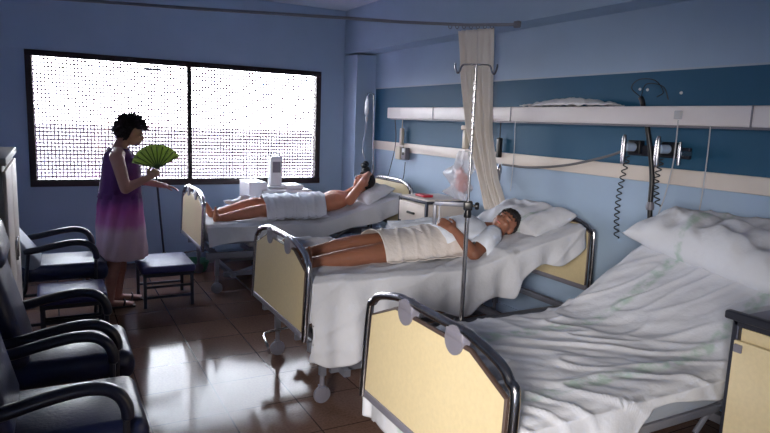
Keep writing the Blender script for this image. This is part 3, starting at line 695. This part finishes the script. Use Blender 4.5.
chair((-.07, 2.60, 0), 'navy vinyl armchair nearest the camera in the bottom left corner')
chair((-.04, 3.34, 0), 'navy vinyl armchair second from the camera, just in front of the cabinet')
chair((-.01, 5.37, 0), 'dark armchair with a pale grey backrest beside the window wall, behind the cabinet', sheet_back=True)
def stool(loc, label, w, d, rz=0, m='vinyl_blue', h=.36):
    root = empty('footstool', loc, rz); tag(root, label, 'stool', 'blue padded stools')
    MB().box((0, 0, h-.032), (w, d, .065), b=.022).build('seat', M[m], root)
    MB().box((0, 0, h-.077), (w-.03, d-.03, .03)).build('apron', M['dark_steel'], root)
    for sx_ in (-1, 1):
        for sy_ in (-1, 1): MB().box((sx_*(w/2-.03), sy_*(d/2-.03), (h-.07)/2), (.026, .026, h-.07), b=.003).build('leg', M['dark_steel'], root)
    for sy_ in (-1, 1):
        for z in (.09, .18): MB().box((0, sy_*(d/2-.03), z), (w-.06, .018, .02)).build('stretcher', M['dark_steel'], root)
    return root
stool((.83, 5.54, 0), 'small blue padded stool in front of the woman, near the foot of the window bed', .44, .54)
stool((.09, 4.82, 0), 'blue padded low stool between the navy armchairs in front of the cabinet', .44, .42)
cb_ = empty('side_cabinet', (-.50, 4.16, 0)); tag(cb_, 'tall grey cabinet side at the left edge of the photo behind the armchairs', 'cabinet')
MB().box((0, 0, .70), (.55, 1.04, 1.26), b=.004).build('body', M['board'], cb_); MB().box((.0, 0, 1.35), (.59, 1.08, .04), b=.006).build('top', M['board'], cb_)
MB().box((0, 0, .04), (.5, 1.0, .08)).build('plinth', M['dark_steel'], cb_)
dr_ = MB().box((.283, -.26, .70), (.015, .50, 1.2), b=.004).build('door', M['cream'], cb_); MB().box((.298, -.05, .8), (.015, .015, .12), b=.004).build('handle', M['chrome'], dr_)
dr_ = MB().box((.283, .26, .70), (.015, .50, 1.2), b=.004).build('door', M['cream'], cb_); MB().box((.298, .05, .8), (.015, .015, .12), b=.004).build('handle', M['chrome'], dr_)
# broom behind the stool
br = empty('broom', (1.03, 6.86, 0)); tag(br, 'long-handled broom standing against the wall under the window, behind the stool', 'broom')
MB().cyl((0, 0, .10), (-.05, .12, .98), .011, seg=10).build('handle', M['dark_steel'], br)
MB().loft([((0, 0, .0), (.15, 0, 0), (0, .03, 0)), ((0, 0, .07), (.13, 0, 0), (0, .025, 0)), ((0, 0, .10), (.05, 0, 0), (0, .02, 0)), ((0, 0, .14), (.015, 0, 0), (0, .015, 0))], 24).build('brush_head', M['dark_steel'], br)
bs = MB().lathe((1.28, 6.5, 0), [(0, 0), (.12, 0), (.15, .10), (.155, .10), (.155, .11), (.145, .11), (.118, .008), (0, .008)], 28)
tag(bs.build('plastic_basin', M['green']), 'small green plastic basin on the floor behind the foot of the window bed', 'basin')
# ------------------------------------------------------------------ medical trolley by the window
tr = empty('medical_trolley', (2.18, 6.62, 0)); tag(tr, 'white medical trolley under the right window pane behind the window bed', 'trolley')
MB().box((-.24, 0, .58), (.20, .40, .70), b=.01).build('side_case', M['white_pl'], tr)
MB().box((.08, -.02, .83), (.56, .44, .03), b=.008).build('table_top', M['white_pl'], tr)
MB().box((.12, 0, .55), (.44, .38, .40), b=.01).build('drawer_case', M['beige_pl'], tr)
for z in (.45, .58, .70): MB().box((.12, -.20, z), (.40, .02, .10), b=.005).build('drawer', M['white_pl'], tr)
MB().box((.0, 0, .17), (.66, .40, .04), b=.006).build('base', M['steel'], tr)
for x in (-.26, .26):
    MB().box((x*.9, 0, .28), (.03, .3, .2)).build('leg', M['steel'], tr)
    for y in (-.15, .15): MB().lathe((x, y-.012, .04), [(0, 0), (.035, 0), (.04, .012), (.035, .024), (0, .024)], 14, 'Y').cyl((x, y, .04), (x, y, .15), .01).build('caster', M['rubber'], tr)
mo = empty('monitor', (2.18, 6.60, .845)); tag(mo, 'white upright device standing on the trolley, glaring in the window light', 'medical device')
MB().box((0, 0, .19), (.13, .12, .33), b=.02).box((0, 0, .015), (.20, .2, .03), b=.01).build('housing', M['white_pl'], mo)
MB().box((-.0, -.063, .24), (.09, .006, .12), b=.003).build('screen', M['clip'], mo)
MB().tube(spline([(-.05, 0, .35), (-.04, 0, .39), (.04, 0, .39), (.05, 0, .35)], 5), .008, 8).build('handle', M['clip'], mo)
tag(MB().box((2.36, 6.56, .87), (.20, .26, .05), b=.01).build('flat_case', M['white_pl']), 'flat white case lying on the trolley beside the upright device', 'case')

# ------------------------------------------------------------------ people
def remesh(mb, name, m, parent=None, vox=.007, smooth=4):
    o = mb.build(name, m, parent, ang=180)
    r = o.modifiers.new('r', 'REMESH'); r.mode = 'VOXEL'; r.voxel_size = vox; r.use_smooth_shade = True
    s = o.modifiers.new('s', 'SMOOTH'); s.factor = .5; s.iterations = smooth
    dg = bpy.context.evaluated_depsgraph_get(); dg.update()
    me = bpy.data.meshes.new_from_object(o.evaluated_get(dg)); me.name = name
    o.modifiers.clear(); o.data = me; me.shade_smooth()
    if not me.materials: me.materials.append(m)
    return o
def frame(fwd, up):      # columns: x = right-hand side, y = forward, z = up
    f_ = V(fwd).normalized(); u = V(up); u = (u-f_*u.dot(f_)).normalized(); r = f_.cross(u)
    return Matrix((r, f_, u)).transposed()
def head(mb, c, R, s=1.0):
    c = V(c); P = lambda x, y, z: c+R @ V((x*s, y*s, z*s))
    mb.ell(P(0, -.012, .028), (.074*s, .092*s, .088*s), R)
    mb.ell(P(0, .022, -.03), (.062*s, .068*s, .075*s), R)
    mb.ell(P(0, .050, -.072), (.036*s, .036*s, .032*s), R)           # chin
    mb.ell(P(0, .070, .018), (.055*s, .022*s, .016*s), R)            # brow
    mb.cap(P(0, .082, .008), P(0, .101, -.026), .009*s, .013*s, 10)  # nose
    mb.ell(P(0, .082, -.052), (.024*s, .014*s, .008*s), R); mb.ell(P(0, .080, -.064), (.021*s, .014*s, .008*s), R)
    for q in (-1, 1):
        mb.ell(P(q*.036, .062, -.022), (.024*s, .022*s, .02*s), R); mb.ell(P(q*.074, -.008, -.012), (.010*s, .020*s, .032*s), R)
        mb.ell(P(q*.016, .086, -.03), (.010*s, .010*s, .008*s), R)
def face_bits(parent, c, R, s=1.0, closed=True, hairm='hair'):
    c = V(c); P = lambda x, y, z: c+R @ V((x*s, y*s, z*s))
    for q in (-1, 1):
        MB().ell(P(q*.030, .0765, -.002), (.014*s, .007*s, (.003 if closed else .006)*s), R, 12, 8).build('eye', M['hair'], parent)
        MB().cap(P(q*.016, .090, .022), P(q*.046, .077, .022), .004*s, .003*s, 8).build('eyebrow', M['hair'], parent)
    MB().ell(P(0, .093, -.058), (.020*s, .004*s, .003*s), R, 12, 6).build('mouth', M['pink'], parent)
def hair(parent, c, R, s, m, thick=.014, curl=.006, fz=.035, back=-.06, seed=0):
    """scalp shell: covers crown, sides and back, leaves the face free"""
    c = V(c); mb = MB(); n = 60; k = 40; vs_ = []; fs = []; keep = {}
    for i in range(n):
        for j in range(k):
            a = 2*pi*i/n; t = pi*j/(k-1)*.86
            d = V((math.sin(t)*math.sin(a), math.sin(t)*math.cos(a), math.cos(t)))
            nn = noise.noise(d*9+V((seed, 0, 0)))
            r = V((.076+thick, .095+thick, .088+thick)); p = V((d.x*r.x, -.012+d.y*r.y, .028+d.z*r.z))
            p += d*(curl*2*nn+curl*noise.noise(d*24)+curl*.8*noise.noise(d*45))
            lim = fz if p.y > .01 else (back if p.y < -.02 else fz+(back-fz)*(.01-p.y)/.03)
            lim += .010*noise.noise(V((a*6, seed, 0)))+.006*math.sin(a*17)
            if p.z < lim: p.z = lim+(p.z-lim)*.0; p.x *= .93; p.y = p.y*.93
            vs_.append(c+R @ (p*s))
    for i in range(n):
        for j in range(k-1): a = i*k; b = ((i+1) % n)*k; fs.append((a+j, b+j, b+j+1, a+j+1))
    o = mb.add(vs_, fs).build('hair', m, parent, ang=180); return o
def hand(mb, w, d, nrm, side, curl=.35, s=1.0, spread=.05, vox=1):
    """w wrist, d direction of fingers, nrm back-of-hand normal, side = direction of the thumb"""
    w, d = V(w), V(d).normalized(); nrm = V(nrm); nrm = (nrm-d*nrm.dot(d)).normalized(); t = d.cross(nrm)
    if t.dot(V(side)) < 0: t = -t
    mb.cap(w, w+d*.03*s, .024*s, .028*s, 10)
    for q in (-.026, -.009, .009, .026): mb.cap(w+d*.02*s+t*q*.7*s, w+d*.082*s+t*q*s, .016*s, .0125*s, 10)
    Ls = [(.028, .072, .0095), (.0095, .080, .0098), (-.0095, .074, .0094), (-.028, .058, .0085)]
    for k, (q, L, r) in enumerate(Ls):
        a = w+d*.085*s+t*q*s; ang = 0; dd = d+t*spread*(q/.028)
        seg = [.45, .32, .23]; dirv = dd.normalized()
        for i in range(3):
            ang += curl*(1 if i else .8); dv_ = (dirv*math.cos(ang)-nrm*math.sin(ang)).normalized(); b = a+dv_*L*seg[i]*s
            mb.cap(a, b, r*s*(1-.08*i), r*s*(.92-.08*i), 10); a = b
    a = w+d*.022*s+t*.022*s; b = a+(d*.55+t*.75-nrm*.25).normalized()*.04*s; c = b+(d*.85+t*.30-nrm*.35).normalized()*.032*s; e = c+(d*.95-nrm*.4).normalized()*.024*s
    mb.cap(a, b, .014*s, .012*s, 10); mb.cap(b, c, .0115*s, .0105*s, 10); mb.cap(c, e, .0105*s, .0085*s, 10)
def foot(mb, ankle, heel, toe, s=1.0, up=(0, 0, 1)):
    ankle, heel, toe = V(ankle), V(heel), V(toe); d = (toe-heel).normalized(); u = V(up); t = d.cross(u).normalized()
    mb.cap(ankle, heel+d*.03*s, .036*s, .032*s, 12); mb.cap(heel+d*.02*s, heel, .03*s, .026*s, 12)
    for q in (-.02, .02): mb.cap(heel+d*.06*s+t*q*.4*s, toe-d*.045*s+t*q*s, .032*s, .020*s, 12)
    for k in range(5): q = -.034+.017*k; mb.cap(toe-d*.05*s+t*q*s, toe-d*(.004*k)*s+t*q*s, .012*s, (.0115-.0009*k)*s, 8)

# -- standing woman, seen from her right side, facing +X
def woman():
    root = empty('person', (.45, 5.52, 0)); tag(root, 'woman standing in purple sleeveless top and pink skirt, holding up a green fan', 'person')
    ox_, oy_ = .45, 5.52
    L = lambda x, y, z: V((x-ox_, y-oy_, z))
    b = MB()
    hip = L(.48, 5.52, .86); ch = L(.49, 5.52, 1.14)
    b.loft([(L(.47, 5.52, .78), (.11, 0, 0), (0, .15, 0)), (L(.47, 5.52, .86), (.145, 0, 0), (0, .185, 0)), (L(.49, 5.52, .98), (.14, 0, 0), (0, .165, 0)), (L(.50, 5.52, 1.10), (.135, 0, 0), (0, .16, 0)), (L(.50, 5.52, 1.20), (.125, 0, 0), (0, .165, 0)), (L(.48, 5.52, 1.29), (.09, 0, 0), (0, .15, 0)), (L(.475, 5.52, 1.335), (.055, 0, 0), (0, .09, 0))], 28)
    b.cap(L(.478, 5.52, 1.30), L(.53, 5.52, 1.40), .056, .052)
    hc = L(.585, 5.52, 1.455); R = frame((.97, -.08, -.22), (.2, 0, 1)); head(b, hc, R, .98)
    # right arm (camera side)
    sh, el, wr = L(.455, 5.34, 1.26), L(.505, 5.26, 1.02), L(.69, 5.33, 1.10)
    b.cap(L(.47, 5.42, 1.28), sh, .06, .057); b.cap(sh, el, .056, .043); b.cap(el, wr, .043, .026)
    hand(b, wr, (.75, .2, .6), (-.3, -.9, .2), (-.5, .1, .9), 1.0, .92)
    # left arm reaching forward and down
    sh2, el2, wr2 = L(.48, 5.70, 1.26), L(.60, 5.74, 1.05), L(.84, 5.66, 1.0)
    b.cap(L(.48, 5.62, 1.28), sh2, .058, .054); b.cap(sh2, el2, .052, .041); b.cap(el2, wr2, .040, .025)
    hand(b, wr2, (.95, -.15, -.18), (0, .1, 1), (0, -1, 0), .25, .92)
    for y, dx in ((5.43, -.05), (5.61, .03)):
        b.cap(L(.47+dx*.3, y, .80), L(.47+dx*.7, y, .47), .088, .058); b.cap(L(.47+dx*.7, y, .47), L(.445+dx, y, .28), .056, .055); b.cap(L(.445+dx, y, .30), L(.43+dx, y, .085), .052, .034)
        foot(b, L(.43+dx, y, .085), L(.40+dx, y, .035), L(.615+dx, y, .022), .92)
    body = remesh(b, 'body', M['skin_w'], root, .007, 3)
    face_bits(root, hc, R, .98, False)
    hr = MB(); hair(root, hc, R, 1.0, M['hair_w'], .026, .022, .05, -.075, 4)
    # curls
    # sleeveless top
    t = MB()
    rg = [(L(.485, 5.52, .92), (.168, 0, 0), (0, .202, 0)), (L(.49, 5.52, .99), (.158, 0, 0), (0, .188, 0)), (L(.50, 5.52, 1.08), (.152, 0, 0), (0, .180, 0)), (L(.505, 5.52, 1.16), (.15, 0, 0), (0, .178, 0)), (L(.502, 5.52, 1.225), (.138, 0, 0), (0, .172, 0)), (L(.488, 5.52, 1.28), (.108, 0, 0), (0, .140, 0)), (L(.482, 5.52, 1.325), (.080, 0, 0), (0, .105, 0))]
    t.loft(rg, 60, .03, 9, caps=False); o = t.build('sleeveless_top', M['top'], root, ang=180); solid(o, .004, 1)
    s = MB(); rg = []
    for i in range(22):
        u = i/21; z = .965-.545*u; rg.append((L(.485+.005*u, 5.52, z), (.155+.042*u**.7+.0*u, 0, 0), (0, .198+.045*u**.7, 0)))
    s.loft(rg, 90, .09, 11, caps=False, seed=3); o = s.build('skirt', M['skirt'], root, ang=180); solid(o, .004, 1)
    for y, dx in ((5.43, -.05), (5.61, .03)):
        m = MB().box(L(.50+dx, y, .008), (.25, .085, .016), b=.008); m.tube(spline([L(.53+dx, y-.045, .012), L(.54+dx, y-.03, .05), L(.54+dx, y, .062), L(.54+dx, y+.03, .05), L(.53+dx, y+.045, .012)], 5), .008, 8)
        m.build('sandal', M['shoe'], root)
    return wr+V((ox_, oy_, 0))
wr = woman()
# folding fan in her raised hand
fo = V((.755, 5.30, 1.175))
fan = empty('hand_fan', fo); tag(fan, 'open green folding fan held up by the woman in front of the window', 'fan')
n = 19; vs_ = []; fs = []
a0, a1 = math.radians(158), math.radians(22)
for i in range(2*n+1):
    a = a0+(a1-a0)*i/(2*n)+math.radians(8); yy = .006*(1 if i % 2 else -1)
    for r in (.03, .12, .20): vs_.append((r*math.cos(a), yy, r*math.sin(a)))
for i in range(2*n):
    for j in range(2): fs.append((i*3+j, (i+1)*3+j, (i+1)*3+j+1, i*3+j+1))
o = MB().add(vs_, fs).build('fan_leaf', M['fan'], fan, smooth=False); solid(o, .0015)
for i in range(0, n, 2):
    a = a0+(a1-a0)*(i+.5)/n+math.radians(8)
    MB().box((.09*math.cos(a), -.008, .09*math.sin(a)), (.19, .002, .008), rot=Matrix.Rotation(-a, 3, 'Y')).build('fan_rib', M['fan_rib'], fan)

# -- patients
def lying(name, label, bed, pts, skin, hairm, R, hc, s=1.0, arms=None):
    root = empty(name, (pts['pelvis'][0], pts['pelvis'][1], pts['pelvis'][2])); tag(root, label, 'person')
    o0 = V(root.location); L = lambda p: V(p)-o0
    b = MB(); pv, ch = L(pts['pelvis']), L(pts['chest'])
    ax = (ch-pv).normalized(); up = (V((0, 0, 1))-ax*ax.z).normalized(); sd = V((0, 1, 0))
    def rr(t, u, w, dz=0): return (pv.lerp(ch, t)+up*dz, up*u, sd*w)
    b.loft([rr(-.25, .065, .12), rr(-.1, .088, .165), rr(.15, .090, .165), rr(.45, .085, .150), rr(.75, .095, .165), rr(1.0, .102, .178), rr(1.18, .085, .170), rr(1.32, .06, .10)], 30)
    nk = pv.lerp(ch, 1.27); b.cap(nk, L(hc)+R @ V((0, -.02, -.06))*s, .058, .054)
    head(b, L(hc), R, s)
    for leg in pts['legs']:
        h, k, a, toe = [L(p) for p in leg]; b.cap(h, k, .088, .060); k2 = k.lerp(a, .35); b.cap(k, k2, .058, .058); b.cap(k2, a, .056, .036)
        foot(b, a, a+V((-.035, 0, -.02)), toe, 1.0, up=(-1, 0, .1))
    for arm in pts['arms']:
        sh, el, wrp, hd, hn, th = [V(q) for q in arm]; sh, el, wrp = sh-o0, el-o0, wrp-o0
        b.cap(sh, el, .052, .042); b.cap(el, el.lerp(wrp, .3), .043, .043); b.cap(el.lerp(wrp, .3), wrp, .042, .026); hand(b, wrp, hd, hn, th, .35, .98)
    remesh(b, 'body', skin, root, .007, 3)
    face_bits(root, L(hc), R, s); hair(root, L(hc), R, s, hairm, .010, .004, .05, -.06, bed)
    return root, L
# patient in the middle bed, head turned towards the camera
z2 = lambda x: surf(2, x)
hc2 = (2.80, 3.36, .945)
P2 = dict(pelvis=(2.14, 3.45, z2(2.14)+.075), chest=(2.52, 3.45, z2(2.52)+.085),
          legs=[[(2.08, 3.37, z2(2.05)+.07), (1.70, 3.32, z2(1.7)+.065), (1.33, 3.33, z2(1.3)+.035), (1.275, 3.21, z2(1.3)+.13)],
                [(2.08, 3.54, z2(2.05)+.07), (1.72, 3.56, z2(1.7)+.085), (1.36, 3.56, z2(1.3)+.035), (1.285, 3.68, z2(1.3)+.13)]],
          arms=[[(2.62, 3.27, .89), (2.38, 3.14, z2(2.38)+.035), (2.33, 3.30, z2(2.33)+.175), (-.35, .6, .35), (-.6, 0, .7), (.5, .2, .6)],
                [(2.60, 3.63, .89), (2.38, 3.74, z2(2.38)+.05), (2.15, 3.78, z2(2.15)+.05), (-1, 0, 0), (0, 0, 1), (0, -1, 0)]])
R2 = frame((-.55, -.60, .62), (.75, -.1, .55))
p2, L2 = lying('person', 'dark-haired patient lying in the middle bed, face turned to the camera, arm folded on chest', 2, P2, M['skin_t'], M['hair'], R2, hc2)
# gown of patient 2
gw = MB(); pv, ch = L2(P2['pelvis']), L2(P2['chest']); ax = (ch-pv).normalized(); up = (V((0, 0, 1))-ax*ax.z).normalized(); sd = V((0, 1, 0))
gw.loft([(pv.lerp(ch, t)+up*.004, up*u, sd*w) for t, u, w in ((.3, .112, .185), (.5, .105, .18), (.75, .110, .188), (1.0, .116, .20), (1.18, .105, .192), (1.28, .08, .13), (1.33, .068, .09))], 60, .05, 9, caps=False)
o = gw.build('gown', M['gown'], p2, ang=180); solid(o, .004, 1)
for a in P2['arms']:
    sh, el = L2(a[0]), L2(a[1]); e2 = sh.lerp(el, .82); g_ = MB(); d = (el-sh).normalized(); u = d.orthogonal().normalized(); w = d.cross(u)
    g_.loft([(sh-d*.04, u*.05, w*.05), (sh, u*.066, w*.066), (sh.lerp(el, .35), u*.066, w*.064), (e2, u*.068, w*.064)], 28, .07, 6, caps=False); o = g_.build('gown_sleeve', M['gown'], p2, ang=180); solid(o, .004, 1)
# patient in the window bed, bare chest, arm bent over the forehead
z1 = lambda x: surf(1, x)
hc1 = (2.90, 5.82, .985)
P1 = dict(pelvis=(2.22, 5.82, z1(2.22)+.075), chest=(2.58, 5.82, z1(2.58)+.095),
          legs=[[(2.15, 5.74, z1(2.1)+.08), (1.74, 5.68, z1(1.7)+.10), (1.36, 5.70, z1(1.3)+.035), (1.29, 5.58, z1(1.3)+.13)],
                [(2.15, 5.91, z1(2.1)+.08), (1.76, 5.98, z1(1.7)+.13), (1.38, 5.98, z1(1.3)+.035), (1.30, 6.08, z1(1.3)+.13)]],
          arms=[[(2.66, 5.64, .82), (2.74, 5.50, 1.02), (2.90, 5.71, 1.085), (.45, .85, -.15), (0, 0, 1), (-.9, .2, 0)],
                [(2.66, 6.00, .80), (2.46, 6.12, z1(2.46)+.05), (2.24, 6.10, z1(2.24)+.06), (-1, 0, 0), (0, 0, 1), (0, -1, 0)]])
R1 = frame((-.75, -.1, .66), (.66, 0, .75))
p1, L1 = lying('person', 'bare-chested patient lying in the bed by the window with one arm over the forehead', 1, P1, M['skin_p'], M['hair'], R1, hc1)

# covers over the patients
def cover(name, label, bed, x0, x1, yc, W, H, m, seed, skew=0, amp=.012, group='covers over the patients'):
    def fn(u, v):
        x = x0+(x1-x0)*u; y = yc+(2*v-1)*W*(1+.05*math.sin(x*9+seed)); x += skew*(2*v-1)+.02*noise.noise(V((v*4, seed, 0)))*(1 if u < .5 else -1)
        d = abs(y-yc); h = H(x); r = max(0, 1-(d/(W*.80))**2.6); z = surf(bed, x)+.018+h*r**.6+wrinkle(x, y, seed, amp, 9, (.3, 1))+amp*.6
        return (x, y, z)
    o = grid(90, 80, fn).build(name, m, ang=180); solid(o, .004, 1); return tag(o, label, 'cover', group)
cover('bed_cover', 'cream cover spread over the hips and thighs of the patient in the middle bed', 2, 1.80, 2.42, 3.46, .27, lambda x: .155+.015*sm(x, 2.0, 2.3), M['cover'], 31)
cover('bed_cover', 'white cloth laid over the hips of the bare-chested patient by the window', 1, 1.80, 2.42, 5.83, .33, lambda x: .185+.015*math.sin((x-1.8)*5), M['sheet_fine'], 37, .05, .02)
# loose bits of sheet
def lump(name, label, c, d, seed, m, cat='bed sheet'):
    mb = MB()
    n, k = 40, 24; vs_ = []; fs = []
    def P(u, v):
        a = 2*pi*u; t = pi*v; dd = V((math.sin(t)*math.cos(a), math.sin(t)*math.sin(a), math.cos(t)))
        r = 1+.35*noise.noise(dd*2.2+V((seed, 0, 0)))+.18*noise.noise(dd*6+V((0, seed, 0)))
        return V(c)+V((dd.x*d[0]*r, dd.y*d[1]*r, max(dd.z, -.35)*d[2]*r))
    o = grid(n, k, P).build(name, m, ang=180); return tag(o, label, cat)
lump('crumpled_sheet', 'crumpled end of white sheet beside the bare feet on the middle bed', (1.50, 3.74, .77), (.24, .10, .07), 5, M['sheet_fine'])
lump('crumpled_sheet', 'bunched white sheet behind the legs of the patient by the window', (1.78, 6.18, .70), (.28, .12, .11), 9, M['sheet_fine'])
lump('crumpled_sheet', 'bunched pale sheet beyond the chest of the patient in the middle bed', (2.45, 3.84, .82), (.38, .09, .10), 14, M['gown'])
